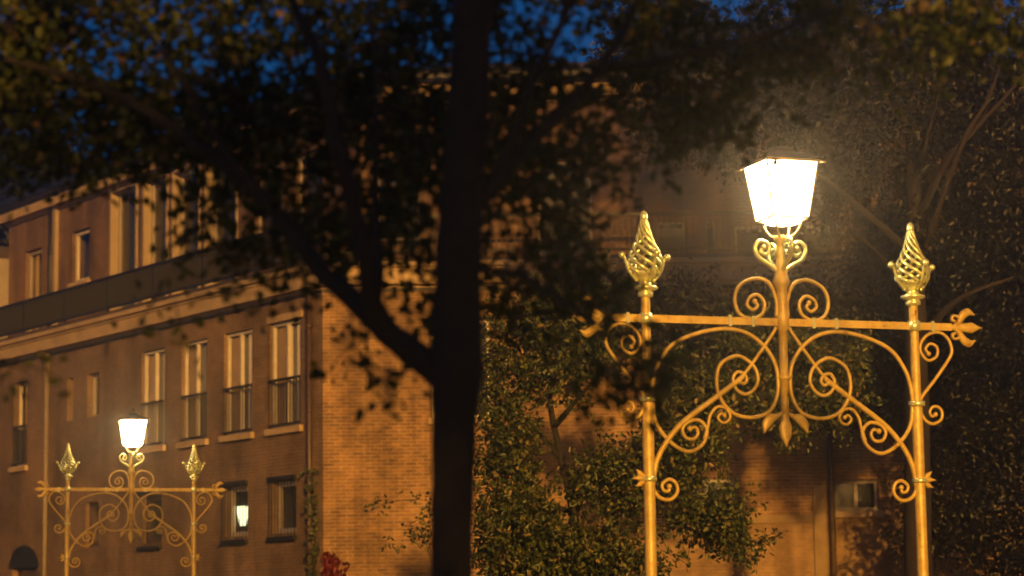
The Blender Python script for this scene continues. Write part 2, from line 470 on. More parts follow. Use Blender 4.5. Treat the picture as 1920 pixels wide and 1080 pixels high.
def fbox(mb, F, s0, s1, z0, z1, o0, o1):
    P = [F.P(s, z, o) for z in (z0, z1) for o in (o0, o1) for s in (s0, s1)]
    for q in ((0, 2, 3, 1), (4, 5, 7, 6), (0, 1, 5, 4), (2, 6, 7, 3), (0, 4, 6, 2), (1, 3, 7, 5)):
        ps = [P[i] for i in q]
        uv = [((p - F.o).dot(F.d) + (p - F.o).dot(F.n), p.z) for p in ps]
        mb.face(ps, uv)


def wall(F, s0, s1, z0, z1, holes, name, mat, depth=.3):
    mb = MB()
    S = sorted({s0, s1, *[h[0] for h in holes], *[h[1] for h in holes]})
    S = [s for s in S if s0 <= s <= s1]
    Z = sorted({z0, z1, *[h[2] for h in holes], *[h[3] for h in holes]})
    Z = [z for z in Z if z0 <= z <= z1]
    for a, b in zip(S, S[1:]):
        for c, d in zip(Z, Z[1:]):
            m_, n_ = (a + b) / 2, (c + d) / 2
            if any(h[0] < m_ < h[1] and h[2] < n_ < h[3] for h in holes): continue
            mb.face([F.P(a, c), F.P(b, c), F.P(b, d), F.P(a, d)], [(a, c), (b, c), (b, d), (a, d)])
    for a, b, c, d in holes:
        for (p, q, r_, t) in (((a, c), (a, d), 0, 0), ((b, c), (b, d), 0, 0)):
            mb.face([F.P(p[0], p[1]), F.P(q[0], q[1]), F.P(q[0], q[1], -depth), F.P(p[0], p[1], -depth)],
                    [(p[0], p[1]), (q[0], q[1]), (q[0] + depth, q[1]), (p[0] + depth, p[1])])
        for z in (c, d):
            mb.face([F.P(a, z), F.P(b, z), F.P(b, z, -depth), F.P(a, z, -depth)], [(a, z), (b, z), (b, z + depth), (a, z + depth)])
    return part(mb, name, mat)


def window(F, a, b, c, d, deep=.14, fw=.07, mull=(), trans=(), frame='frame', curtains=(), guard=None, sill=True, lintel=None, bars=False, blind=False):
    """casement in a hole of the wall: frame > pane, room, curtain, guard rail, sill, lintel"""
    mb = MB(); e = .003
    fbox(mb, F, a + e, a + fw, c + e, d - e, -deep - .07, -deep)
    fbox(mb, F, b - fw, b - e, c + e, d - e, -deep - .07, -deep)
    fbox(mb, F, a + fw, b - fw, c + e, c + fw, -deep - .07, -deep)
    fbox(mb, F, a + fw, b - fw, d - fw, d - e, -deep - .07, -deep)
    for t in mull:
        s = a + (b - a) * t; fbox(mb, F, s - .035, s + .035, c + fw, d - fw, -deep - .065, -deep + .012)
    for t in trans:
        z = c + (d - c) * t; fbox(mb, F, a + fw, b - fw, z - .03, z + .03, -deep - .063, -deep + .004)
    w = part(mb, 'window', M[frame])
    def sub(mb, name, mat):
        o = mb.build(name, mat, w)
        return o
    # children keep building coordinates: same offset as their window
    w.matrix_parent_inverse = inv
    g = MB(); gp = [F.P(a + fw, c + fw, -deep - .04), F.P(b - fw, c + fw, -deep - .04), F.P(b - fw, d - fw, -deep - .04), F.P(a + fw, d - fw, -deep - .04)]
    if F.d.cross(Vector((0, 0, 1))).dot(F.n) < 0: gp.reverse()      # the outer side faces the street
    g.face(gp)
    sub(g, 'pane', M['glass'])
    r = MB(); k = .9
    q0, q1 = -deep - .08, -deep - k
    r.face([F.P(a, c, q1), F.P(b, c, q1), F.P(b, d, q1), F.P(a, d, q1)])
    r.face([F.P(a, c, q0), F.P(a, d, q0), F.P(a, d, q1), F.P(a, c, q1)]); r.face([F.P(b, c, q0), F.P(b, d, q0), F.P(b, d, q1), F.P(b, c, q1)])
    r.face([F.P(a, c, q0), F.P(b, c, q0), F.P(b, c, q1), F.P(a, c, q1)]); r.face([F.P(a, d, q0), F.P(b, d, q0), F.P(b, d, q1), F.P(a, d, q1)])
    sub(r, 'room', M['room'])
    for t0, t1, mat in curtains:
        cu = MB(); n = 14
        s0, s1 = a + fw + (b - a - 2 * fw) * t0, a + fw + (b - a - 2 * fw) * t1
        for i in range(n):
            x0, x1 = s0 + (s1 - s0) * i / n, s0 + (s1 - s0) * (i + 1) / n
            y0, y1 = -deep - (.13 if mat == 'net' else .085) + .02 * math.sin(i * 2.1), -deep - (.13 if mat == 'net' else .085) + .02 * math.sin((i + 1) * 2.1)
            cu.face([F.P(x0, c + fw, y0), F.P(x1, c + fw, y1), F.P(x1, d - fw, y1), F.P(x0, d - fw, y0)], smooth=True)
        sub(cu, 'curtain', M[mat])
    if sill:
        s_ = MB(); fbox(s_, F, a - .08, b + .08, c - .13, c - .004, -.10, .09); sub(s_, 'sill', M['fascia'])
    if lintel:
        s_ = MB(); fbox(s_, F, a - .08, b + .08, d + .004, d + .14, -.10, .03); sub(s_, 'lintel', M[lintel])
    if guard:
        r_ = MB(); z0, z1 = c + .06, c + guard
        fbox(r_, F, a + .01, b - .01, z1 - .03, z1 + .02, .0, .045); fbox(r_, F, a + .01, b - .01, z0 - .02, z0 + .02, .0, .045)
        n = 10
        for i in range(n + 1):
            s = a + .03 + (b - a - .06) * i / n
            fbox(r_, F, s - .008, s + .008, z0, z1, .012, .028)
        sub(r_, 'guard_rail', M['iron'])
    if bars:
        r_ = MB()
        for z in (c - .1, d + .07):
            fbox(r_, F, a - .08, b + .08, z - .05, z + .03, .03, .11)
        n = 8
        for i in range(n + 1):
            s = a - .05 + (b - a + .1) * i / n
            fbox(r_, F, s - .008, s + .008, c - .1, d + .07, .06, .076)
        sub(r_, 'bar_grille', M['iron'])
    return w


# --- left facade
fl_win = [(.86, 2.14), (2.86, 4.10), (4.86, 6.05), (6.86, 8.0)]
holes = [(a, b, 5.5, 7.66) for a, b in fl_win]
gl_win = [(1.06, 2.0), (3.06, 4.0), (6.95, 7.9), (10.15, 10.85)]
holes += [(a, b, 3.38, 4.42) for a, b in gl_win]
holes += [(10.2, 10.85, 6.4, 7.42), (11.62, 11.95, 6.4, 7.42), (14.25, 15.1, 5.5, 7.58)]
DOOR = (13.55, 15.05, 0.02, 3.0)
holes.append(DOOR)
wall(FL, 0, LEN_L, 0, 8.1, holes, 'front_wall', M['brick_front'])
cur = [
    [(0, .28, 'tan_curtain'), (.72, 1, 'curtain'), (.32, .46, 'curtain')],
    [(.70, 1, 'tan_curtain'), (0, .33, 'curtain')],
    [(.52, 1, 'tan_curtain'), (.0, .12, 'curtain')],
    [(.56, 1, 'tan_curtain'), (.1, .25, 'curtain')],
]
cur[0] = [(.62, 1, 'tan_curtain'), (0, .30, 'curtain'), (.46, .56, 'curtain')]
for i, (a, b) in enumerate(fl_win):
    window(FL, a, b, 5.5, 7.66, deep=.07, mull=(.5,), curtains=cur[i] + [(0, 1, 'net')], guard=.98, lintel='fascia' if i == 0 else None)
for i, (a, b) in enumerate(gl_win):
    window(FL, a, b, 3.38, 4.42, deep=.1, fw=.1, frame='frame' if i < 2 else 'pipe', bars=i < 3, sill=False, mull=())
window(FL, 10.2, 10.85, 6.4, 7.42, frame='grey_frame', sill=False)
window(FL, 11.62, 11.95, 6.4, 7.42, frame='grey_frame', sill=False, fw=.05)
window(FL, 14.25, 15.1, 5.5, 7.58, curtains=[(.25, .8, 'tan_curtain')], guard=.98)
mb = MB()
for i in range(5):
    s = DOOR[0] + (DOOR[1] - DOOR[0]) * i / 5
    fbox(mb, FL, s + .01, s + (DOOR[1] - DOOR[0]) / 5 - .01, .03, 2.98, -.22, -.16)
door = part(mb, 'arched_door', M['pipe'])
mb = MB(); n = 16
for i in range(n):
    a0, a1 = math.pi * i / n, math.pi * (i + 1) / n; cx = (DOOR[0] + DOOR[1]) / 2; rx, rz = .75, .42
    q = lambda a, k, o: FL.P(cx + (rx + k) * math.cos(a), 3.0 + (rz + k) * math.sin(a), o)
    mb.face([q(a0, 0, .006), q(a1, 0, .006), FL.P(cx, 3.0, .006)])
    mb.face([q(a0, 0, .03), q(a1, 0, .03), q(a1, .14, .03), q(a0, .14, .03)])
    mb.face([q(a0, 0, .03), q(a1, 0, .03), q(a1, 0, .0), q(a0, 0, .0)])
ar = part(mb, 'door_arch', M['iron'])
# lit lamp seen through the second barred window
lamp = empty('hanging_lamp', FL.P(3.83, 3.86, -.31), 0, 'small lit greenish lantern lamp glowing inside a barred ground floor window', 'lamp')
mb = MB(); mb.lathe([(.001, -.24), (.07, -.24), (.10, -.06), (.14, .14), (.12, .16), (.001, .17)], n=6); mb.build('lamp_glass', M['indoor'], lamp)
mb = MB(); mb.lathe([(.001, .172), (.15, .172), (.08, .24), (.012, .27), (.012, .5), (.001, .5)], n=8); mb.build('lamp_cap', M['iron'], lamp)
mb = MB(); mb.lathe([(.001, -.36), (.03, -.34), (.03, -.27), (.06, -.242), (.001, -.241)], n=8); mb.build('lamp_base', M['lantern_metal'], lamp)

# --- right face
rw = [(2.15, 3.3, 5.55, 7.5), (6.95, 8.05, 5.55, 7.55), (10.05, 11.05, 5.55, 7.55), (12.5, 13.6, 5.55, 7.55), (14.8, 15.9, 5.55, 7.55)]
rg = [(6.95, 8.05, 3.62, 4.28), (9.98, 10.85, 3.62, 4.22), (12.5, 13.5, 3.62, 4.28), (14.8, 15.8, 3.62, 4.28)]
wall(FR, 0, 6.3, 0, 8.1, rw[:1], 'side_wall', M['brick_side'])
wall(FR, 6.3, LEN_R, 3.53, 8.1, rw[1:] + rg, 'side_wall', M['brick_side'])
wall(FR, 6.3, LEN_R, 0, 3.53, [], 'plinth_wall', M['brick_base'])
mb = MB(); fbox(mb, FR, 6.3, 9.55, 3.40, 3.55, -.02, .05); part(mb, 'string_course', M['dull_plaster'])
for i, h in enumerate(rw):
    window(FR, *h, mull=(.5,), curtains=[(0, .3, 'curtain')] if i in (0, 3) else [(.8, 1, 'tan_curtain')], guard=None)
for h in rg:
    window(FR, *h, mull=(.5,), deep=.1, sill=True, frame='frame' if h[0] < 9 else 'grey_frame')
mb = MB(); fbox(mb, FR, 9.56, 9.80, 0, 4.1, -.02, .06); part(mb, 'pilaster', M['dull_plaster'])

# drainpipes
def pipe(F, s, z0, z1, o, r, mat):
    mb = MB(); mb.tube([F.P(s, z0, o), F.P(s, (z0 + z1) / 2, o), F.P(s, z1, o)], r, 10)
    z = z0 + .6
    while z < z1:
        mb.tube([F.P(s, z, o), F.P(s, z + .05, o)], r * 1.25, 10); z += 1.7
    return part(mb, 'drainpipe', M[mat])
pipe(FL, .40, 0, 8.1, .08, .055, 'pipe')
pipe(FL, 12.95, 0, 8.1, .08, .06, 'pale_pipe')
pipe(FR, 9.92, 0, 8.1, .08, .06, 'pipe')

# cornice swept round the corner
def sweep(prof, name, mat, closed=True):
    mb = MB(); rows = []
    for o, z in prof:
        rows.append([FL.P(LEN_L, z, o), C0 + MIT * o + Vector((0, 0, z)), FR.P(LEN_R, z, o)])
    m_ = len(prof)
    for i in range(m_ if closed else m_ - 1):
        a, b = rows[i], rows[(i + 1) % m_]
        for k in range(2):
            mb.face([a[k], a[k + 1], b[k + 1], b[k]])
    return part(mb, name, mat)
sweep([(-.1, 8.12), (.05, 8.12), (.06, 8.17), (.20, 8.185), (.20, 8.44), (.23, 8.455), (.23, 8.50), (.30, 8.52), (.30, 8.62), (-.1, 8.62)], 'cornice', M['fascia'])
sweep([(-.08, 8.105), (.035, 8.105), (.035, 8.06), (-.08, 8.06)], 'frieze_band', M['iron'])
sweep([(.27, 8.625), (.27, 8.70), (-1.5, 8.70), (-1.5, 8.625)], 'terrace_floor', M['roof'])
# railing: flat uprights between two rails
sweep([(.14, 9.50), (.14, 9.56), (.08, 9.56), (.08, 9.50)], 'hand_rail', M['iron'])
sweep([(.135, 8.80), (.135, 8.85), (.085, 8.85), (.085, 8.80)], 'bottom_rail', M['iron'])
mb = MB()
for F, Lg in ((FL, LEN_L), (FR, LEN_R)):
    s = .1
    while s < Lg:
        fbox(mb, F, s - .009, s + .009, 8.84, 9.51, .085, .135); s += .115
    s = .15
    while s < Lg:
        fbox(mb, F, s - .03, s + .03, 8.69, 9.52, .08, .14); s += 2.35
part(mb, 'railing_bars', M['iron'])

# --- set-back top storey
tl = [(5.95, 7.42, 9.0, 12.0), (7.72, 9.05, 9.0, 12.05), (9.35, 10.55, 9.0, 12.1), (10.95, 12.35, 9.0, 12.1), (13.6, 14.62, 10.1, 11.42), (16.5, 17.5, 8.75, 11.3), (2.2, 3.4, 9.6, 11.5), (4.0, 5.2, 9.6, 11.5)]
wall(FL2, SC, LEN_L, 8.6, 12.3, tl, 'top_wall', M['brick_top'], .34)
for i, h in enumerate(tl):
    if i < 4:
        a, b, c, d = h
        window(FL2, *h, deep=.17, fw=.09, frame='grey_frame', sill=False)
        mb = MB()   # deep cream surround
        fbox(mb, FL2, b - .03, b + .05, c, d, -.165, .04); fbox(mb, FL2, a - .05, a + .03, c, d, -.165, .04); fbox(mb, FL2, a + .031, b - .031, d - .03, d + .05, -.165, .04)
        part(mb, 'window_surround', M['cream'])
    else:
        window(FL2, *h, deep=.1, fw=.1, frame='frame' if i == 4 else 'grey_frame', sill=i == 4, curtains=[(.55, .8, 'tan_curtain')] if i == 5 else ())
tr = [(1.0, 1.9, 9.3, 10.9), (4.3, 5.4, 8.8, 10.9), (6.72, 7.3, 8.75, 9.62), (7.68, 7.92, 8.92, 9.62), (8.3, 10.55, 8.9, 9.5)]
wall(FR2, SC, LEN_R, 8.6, 12.3, tr, 'top_wall', M['brick_top'], .34)
for h in tr: window(FR2, *h, deep=.12, fw=.05, frame='grey_frame', sill=False)
pipe(FL2, 15.75, 8.7, 12.3, .08, .07, 'iron')
mb = MB(); fbox(mb, FL2, 15.45, 15.62, 8.7, 12.3, -.02, .1); part(mb, 'pilaster', M['cream'])
# canopy strip and wall lamp on the top storey
mb = MB(); fbox(mb, FR2, 1.35, 2.6, 11.34, 11.40, -.02, .7); part(mb, 'canopy', M['cream'])
mb = MB(); fbox(mb, FR2, 1.86, 1.94, 11.05, 11.3, .0, .06); mb.tube([FR2.P(1.9, 11.25, .05), FR2.P(1.9, 11.28, .2), FR2.P(1.9, 11.2, .25)], .012, 6)
wl = part(mb, 'wall_lamp', M['iron'])
mb = MB(); p_ = FR2.P(1.9, 11.1, .25); mb.ball(p_, .075); mb.build('globe', M['globe'], wl)
# eaves and roof
def ring(o, z): return [FL2.P(LEN_L + .1, z, o), C0 - MIT * SET + MIT * o + Vector((0, 0, z)), FR2.P(LEN_R, z, o)]
def sweep2(prof, name, mat):
    mb = MB(); rows = [ring(*p) for p in prof]; m_ = len(prof)
    for i in range(m_):
        a, b = rows[i], rows[(i + 1) % m_]
        for k in range(2): mb.face([a[k], a[k + 1], b[k + 1], b[k]])
    return part(mb, name, mat)
sweep2([(-.1, 12.12), (.06, 12.12), (.06, 12.17), (.25, 12.2), (.25, 12.48), (-.1, 12.48)], 'eaves_board', M['fascia'])
sweep2([(.2, 12.49), (.42, 12.49), (.46, 12.56), (.46, 12.68), (.38, 12.70), (.2, 12.70)], 'gutter', M['iron'])
mb = MB()
A, B = ring(.4, 12.69), ring(-4.5, 14.0); Cc = ring(-9, 12.7)
for k in range(2):
    mb.face([A[k], A[k + 1], B[k + 1], B[k]]); mb.face([B[k], B[k + 1], Cc[k + 1], Cc[k]])
part(mb, 'roof', M['roof'])
mb = MB()   # end wall and back so the block is closed
e0, e1 = FL.P(LEN_L, 0, 0), FL.P(LEN_L, 0, -9)
zz = Vector((0, 0, 8.6)); mb.face([e0, e1, e1 + zz, e0 + zz], [(0, 0), (9, 0), (9, 8.6), (0, 8.6)])
f0, f1 = FL2.P(LEN_L, 8.6, 0), FL2.P(LEN_L, 8.6, -7.7); zz = Vector((0, 0, 3.7)); mb.face([f0, f1, f1 + zz, f0 + zz], [(0, 0), (8, 0), (8, 4), (0, 4)])
part(mb, 'end_wall', M['brick_top'])
mb = MB(); fbox(mb, FL2, 13.6, 14.3, 12.9, 14.4, -3.2, -2.6); fbox(mb, FL2, 13.55, 14.35, 14.4, 14.5, -3.25, -2.55); part(mb, 'chimney', M['brick_top'])

# neighbouring house at the far left edge
nb = empty('neighbouring_house', FL.P(18.8, 0, 0), 0, 'pale plastered house just showing at the left edge beyond the brick building', 'house')
def npart(mb, name, mat):
    o = mb.build(name, mat, nb); o.matrix_parent_inverse = Matrix.Translation(-nb.location); return o
mb = MB(); fbox(mb, FL, 18.75, 27, 0, 11.3, -8, .15); npart(mb, 'wall', M['grey_frame'])
mb = MB(); fbox(mb, FL, 18.7, 27.1, 11.305, 11.6, -8.1, .3)
npart(mb, 'roof', M['roof'])
mb = MB(); fbox(mb, FL, 19.6, 20.7, 8, 9.6, .153, .2); npart(mb, 'window', M['grey_frame'])

# ------------------------------------------------------------------ trees
def leaves(centres, dirs, length, width, fold=.25):
    """two-triangle folded leaves, returned as arrays"""
    n = len(centres)
    d = dirs / np.linalg.norm(dirs, axis=1, keepdims=True)
    r = rng.normal(size=(n, 3)); r -= d * (r * d).sum(1, keepdims=True); r /= np.linalg.norm(r, axis=1, keepdims=True)
    u = np.cross(d, r)
    L = (length * rng.uniform(.65, 1.25, (n, 1))); W = (width * rng.uniform(.65, 1.25, (n, 1)))
    base = centres; tip = centres + d * L - u * L * .12
    l1 = centres + d * L * .30 + r * W * .46 + u * W * fold; l2 = centres + d * L * .68 + r * W * .40 + u * W * fold
    r1 = centres + d * L * .30 - r * W * .46 + u * W * fold; r2 = centres + d * L * .68 - r * W * .40 + u * W * fold
    V = np.stack([base, l1, l2, tip, r2, r1], 1).reshape(-1, 3)
    i = np.arange(n)[:, None] * 6
    F = np.concatenate([i + np.array([[0, 3, 2, 1]]), i + np.array([[0, 5, 4, 3]])], 0)
    return V, F


def build_leaves(V, F, name, mat, parent):
    me = bpy.data.meshes.new(name)
    me.vertices.add(len(V)); me.vertices.foreach_set('co', V.astype(np.float32).ravel())
    me.loops.add(F.size); me.loops.foreach_set('vertex_index', F.astype(np.int32).ravel())
    me.polygons.add(len(F)); me.polygons.foreach_set('loop_start', np.arange(0, F.size, 4, dtype=np.int32))
    me.update(calc_edges=True); me.validate()
    me.materials.append(mat)
    o = bpy.data.objects.new(name, me); COL.objects.link(o); o.parent = parent
    o.matrix_parent_inverse = Matrix.Translation(-parent.location)
    return o


def sprays(zones, leaf, per, spread, droop=.2, twigs=None):
    """zones: (centre, radii, number of sprays); every spray is a short leafy twig"""
    Cn, D = [], []
    for c, rad, k in zones:
        c = np.array(c)
        p = rng.normal(size=(k, 3)); p /= np.linalg.norm(p, axis=1, keepdims=True)
        p = c + p * (rng.uniform(0, 1, (k, 1)) ** (1 / 2.4)) * np.array(rad)
        for q in p:
            d = rng.normal(size=3) + (q - c) * .6 / max(rad); d[2] -= droop; d /= np.linalg.norm(d)
            n = max(3, int(per * rng.uniform(.5, 1.5)))
            t = rng.uniform(0, 1, (n, 1))
            pos = q + d * t * spread + rng.normal(size=(n, 3)) * spread * .22
            Cn.append(pos); D.append(d * .6 + rng.normal(size=(n, 3)) * .8 + np.array([0, 0, -.25]))
            if twigs is not None:
                twigs.tube([q - d * spread * .3, q + d * spread * .5, q + d * spread * 1.0 + Vector((0, 0, -spread * .1))], [leaf * .05, leaf * .04, leaf * .02], 4, cap=False)
    return np.concatenate(Cn), np.concatenate(D)


def tpart(mb, name, mat, parent):
    o = mb.build(name, mat, parent); o.matrix_parent_inverse = Matrix.Translation(-parent.location); return o


def limb(mb, pts, r0, r1, n=9, wob=.0):
    Q = smooth_path(pts, 6); m_ = len(Q)
    rr = [r0 + (r1 - r0) * (i / (m_ - 1)) ** .8 for i in range(m_)]
    if wob:
        rr = [r * (1 + wob * math.sin(i * 1.7 + r0 * 91)) for i, r in enumerate(rr)]
    mb.tube(Q, rr, n)


# --- near tree (left of centre, out of focus)
YT = 7.0
near = empty('street_tree', (at(848, 1080, YT).x, YT, 0), 0, 'dark leafy street tree in front, black trunk forking low at mid picture', 'tree')
tb = MB()
pp = lambda x, y, Y: tuple(at(x, y, Y))
b0 = at(848, 1080, YT)
trunk = [(b0.x, YT, -.1), (b0.x, YT, .6), pp(847, 1080, YT), pp(850, 900, YT), pp(852, 780, YT), pp(855, 690, YT), pp(858, 560, YT), pp(862, 430, YT), pp(872, 300, YT), pp(880, 150, YT), pp(886, 0, YT), pp(900, -250, YT), pp(930, -520, YT)]
Q = smooth_path(trunk, 6)
w = {-.1: .10, .6: .075, 1.72: .0625, 2.0: .064, 2.19: .068, 2.33: .082, 2.53: .070, 2.74: .068, 2.94: .064, 3.17: .062, 3.41: .058, 3.8: .05, 4.2: .035}
zs = sorted(w)
rr = []
for q in Q:
    z = min(max(q.z, zs[0]), zs[-1])
    for a, b in zip(zs, zs[1:]):
        if a <= z <= b: rr.append(w[a] + (w[b] - w[a]) * (z - a) / (b - a)); break
    else: rr.append(.03)
rr = [r * (1 + .018 * math.sin(i * 1.3)) for i, r in enumerate(rr)]
tb.tube(Q, rr, 14)
tpart(tb, 'trunk', M['bark'], near)
def near_limb(L, r0, r1):
    mb = MB(); limb(mb, [pp(*p) for p in L], r0, r1, 9, .03); return tpart(mb, 'limb', M['bark'], near)
near_limb([(856, 728, 7.0), (790, 672, 7.0), (735, 630, 7.02), (690, 588, 7.05), (645, 545, 7.1), (598, 505, 7.15), (545, 430, 7.2), (470, 350, 7.3), (370, 270, 7.4), (270, 205, 7.5), (150, 150, 7.6), (10, 110, 7.7)], .05, .011)
near_limb([(725, 622, 7.02), (697, 560, 6.95), (688, 500, 6.9), (665, 400, 6.85), (640, 300, 6.8), (615, 180, 6.8), (590, 90, 6.8), (548, 0, 6.8), (500, -150, 6.8)], .034, .014)
near_limb([(700, 590, 7.0), (712, 520, 7.1), (707, 430, 7.2), (703, 300, 7.25), (706, 150, 7.3), (690, 0, 7.35)], .018, .008)
near_limb([(868, 420, 7.0), (905, 375, 7.0), (955, 308, 7.0), (1010, 250, 7.05), (1075, 190, 7.1), (1130, 128, 7.15), (1210, 122, 7.2), (1310, 95, 7.2), (1420, 70, 7.3), (1560, 20, 7.4)], .03, .009)
near_limb([(930, 340, 7.0), (965, 250, 6.95), (1000, 150, 6.9), (1055, 40, 6.9), (1100, -80, 6.9)], .018, .010)
near_limb([(1095, 170, 7.1), (1150, 90, 7.1), (1190, 10, 7.1), (1230, -120, 7.1)], .014, .009)
near_limb([(862, 500, 7.0), (905, 506, 6.95), (960, 510, 6.9), (1020, 540, 6.85), (1090, 590, 6.8), (1160, 625, 6.8), (1215, 665, 6.8)], .014, .004)
near_limb([(880, 130, 7.0), (905, 40, 7.1), (960, -60, 7.2)], .03, .02)
near_limb([(470, 350, 7.3), (400, 250, 7.25), (330, 130, 7.2), (250, 30, 7.2), (180, -80, 7.2)], .014, .006)
zones = []
def zone(x, y, Y, rx, rz, k, ry=.38):
    c = at(x, y, Y + (.5 if Y < 9 and ry > .35 else 0)); zones.append(((c.x, c.y, c.z), (rx, ry, rz), k))
# crown: left mass, middle mass, right mass, overhead
zone(90, 225, 7.6, .62, .17, 420); zone(30, 60, 7.5, .20, .26, 260); zone(40, 300, 7.4, .14, .08, 26); zone(200, 10, 7.4, .25, .07, 50); zone(420, 200, 7.4, .45, .12, 150); zone(300, 255, 7.4, .45, .12, 90); zone(560, 250, 7.2, .42, .22, 170)
zone(480, 130, 7.2, .35, .2, 60); zone(700, 330, 7.1, .3, .35, 150); zone(560, 420, 7.1, .32, .18, 100); zone(430, 460, 7.1, .20, .12, 22); zone(360, 570, 7.1, .16, .05, 6); zone(840, 190, 7.9, .32, .16, 120); zone(990, 270, 7.8, .25, .22, 80); zone(720, 200, 7.6, .3, .2, 90)
zone(720, 80, 7.0, .25, .25, 50); zone(600, 20, 7.1, .4, .14, 40); zone(250, 90, 7.3, .5, .1, 16); zone(420, -60, 7.3, .8, .18, 90); zone(520, 45, 7.6, .8, .10, 150); zone(770, 90, 7.6, .2, .16, 60); zone(1870, 50, 7.8, .25, .10, 90); zone(200, 60, 7.6, .3, .10, 40)
zone(960, 120, 7.2, .28, .30, 110); zone(1000, 380, 7.2, .26, .34, 130); zone(1010, 560, 7.0, .28, .14, 80); zone(1200, 690, 6.8, .085, .045, 36, .3)
zone(1150, 200, 7.3, .40, .28, 170); zone(1350, 90, 7.4, .42, .22, 150); zone(1600, 50, 7.5, .42, .14, 110); zone(1850, 10, 7.6, .3, .12, 40)
zone(1150, -80, 7.3, .9, .25, 160); zone(650, 600, 7.05, .06, .10, 4); zone(690, 690, 7.0, .06, .05, 7, .15); zone(15, 690, 7.4, .03, .05, 6, .2)
zone(800, 520, 7.35, .10, .25, 45, .25); zone(330, 370, 7.35, .10, .10, 12)
zones = [(c, r, max(3, int(k * .46))) for c, r, k in zones]
zones.append(((-.1, 6.9, 5.1), (2.0, 1.6, 1.0), 600)); zones.append(((-1.25, 7.2, 9.2), (1.9, 1.3, 1.6), 1500)); zones.append(((3.4, 7.3, 5.8), (1.4, .9, .6), 130)); zones.append(((-2.9, 7.4, 3.9), (.8, 1.0, .8), 150)); zones.append(((3.0, 7.6, 4.4), (.8, 1.0, .7), 150))  # out-of-frame leaves; the high masses are added to shade both arches
tw = MB()
Cn, D = sprays(zones, .05, 11, .17, .25, tw)
tpart(tw, 'twigs', M['bark'], near)
V, Fc = leaves(Cn, D, .044, .030)
build_leaves(V, Fc, 'crown', M['leaf_near'], near)

# --- leafy young tree between arch and building
YS = 30.0
mid = empty('young_tree', (at(1085, 1080, YS).x, YS, 0), 0, 'olive green young tree lit from the front, between the brick wall and the large arch', 'tree')
mb = MB(); bx = at(1085, 1080, YS).x
limb(mb, [(bx, YS, -.1), (bx + .05, YS, 1.2), pp(1075, 960, YS), pp(1050, 850, YS), pp(1030, 740, YS), pp(1040, 640, YS)], .10, .02, 9, .03)
for L, r0 in (([(1070, 970, 30), (1110, 920, 30), (1190, 860, 30), (1270, 800, 30)], .05), ([(1052, 860, 30), (1000, 800, 30), (950, 740, 30)], .04), ([(1040, 800, 30), (1090, 740, 29.6), (1150, 670, 29.5)], .04), ([(1080, 1000, 30), (1180, 980, 29.8), (1300, 960, 29.7), (1400, 990, 29.6)], .04), ([(1070, 960, 30), (980, 930, 30), (910, 920, 30)], .04)):
    limb(mb, [pp(*p) for p in L], r0, .012, 7)
tpart(mb, 'trunk', M['bark'], mid)
zones = []
zone(1000, 1000, 30, .75, .5, 150, .7); zone(1130, 1040, 29.8, .9, .3, 130, .7); zone(1150, 900, 30, .6, .5, 120, .7); zone(960, 820, 30, .40, .45, 75, .6)
zone(950, 900, 30, .4, .5, 60, .6); zone(960, 1040, 30, .5, .35, 60, .6); zone(1040, 700, 30, .55, .35, 70, .6); zone(990, 610, 30, .5, .4, 80, .6); zone(1080, 560, 30.4, .5, .4, 55, .6); zone(930, 700, 30.3, .25, .45, 40, .5); zone(1280, 830, 29.8, .55, .45, 120, .7); zone(1330, 960, 29.6, .45, .35, 85, .6); zone(1300, 740, 30, .5, .5, 95, .6)
zone(1380, 1000, 29.6, .35, .2, 22, .4); zone(770, 1010, 33.5, .35, .3, 6, .4); zone(740, 930, 34, .3, .2, 2, .3); zone(1120, 640, 30, .5, .4, 80, .6); zone(1440, 1020, 29.6, .12, .1, 4, .2)
zone(1060, 1120, 29.8, 1.1, .4, 130, .8)
zone(1420, 640, 30.5, .5, .6, 90, .6); zone(1560, 700, 30.5, .5, .7, 120, .6); zone(1480, 780, 30.5, .5, .25, 40, .6)
tw = MB()
Cn, D = sprays(zones, .1, 21, .30, .25, tw)
tpart(tw, 'twigs', M['bark'], mid)
V, Fc = leaves(Cn, D, .078, .048)
build_leaves(V, Fc, 'crown', M['leaf_mid'], mid)

# --- big dark tree at the right
YB = 36.0
big = empty('tall_tree', (at(1722, 1080, YB).x, YB, 0), 0, 'tall dark tree with drooping branches filling the right side behind the large arch', 'tree')
bx = at(1722, 1080, YB).x
mb = MB()
limb(mb, [(bx + .05, YB, -.2), (bx, YB, 2), pp(1720, 800, YB), pp(1716, 560, YB), pp(1718, 400, YB), pp(1712, 200, YB), pp(1725, 0, YB), pp(1715, -260, YB)], .26, .06, 12, .03)
tpart(mb, 'trunk', M['bark_pale'], big)
for L, r0 in (([(1718, 420, 36), (1770, 310, 35.2), (1830, 240, 34.8), (1890, 175, 34.6), (1960, 90, 34.5)], .07), ([(1716, 520, 36), (1800, 280, 34.9), (1850, 190, 34.8), (1880, 110, 34.8)], .05), ([(1716, 480, 36), (1600, 380, 35.4), (1500, 300, 35), (1380, 200, 35)], .07), ([(1716, 330, 36), (1740, 250, 35.2), (1760, 180, 35)], .05), ([(1716, 260, 36), (1620, 120, 35.4), (1540, 20, 35)], .06), ([(1718, 640, 36), (1800, 560, 35.2), (1900, 520, 35)], .07), ([(1718, 560, 36), (1640, 470, 35.3), (1590, 430, 35)], .05)):
    mb = MB(); limb(mb, [pp(*p) for p in L], r0, .02, 8); tpart(mb, 'limb', M['bark_pale'], big)
zones = []
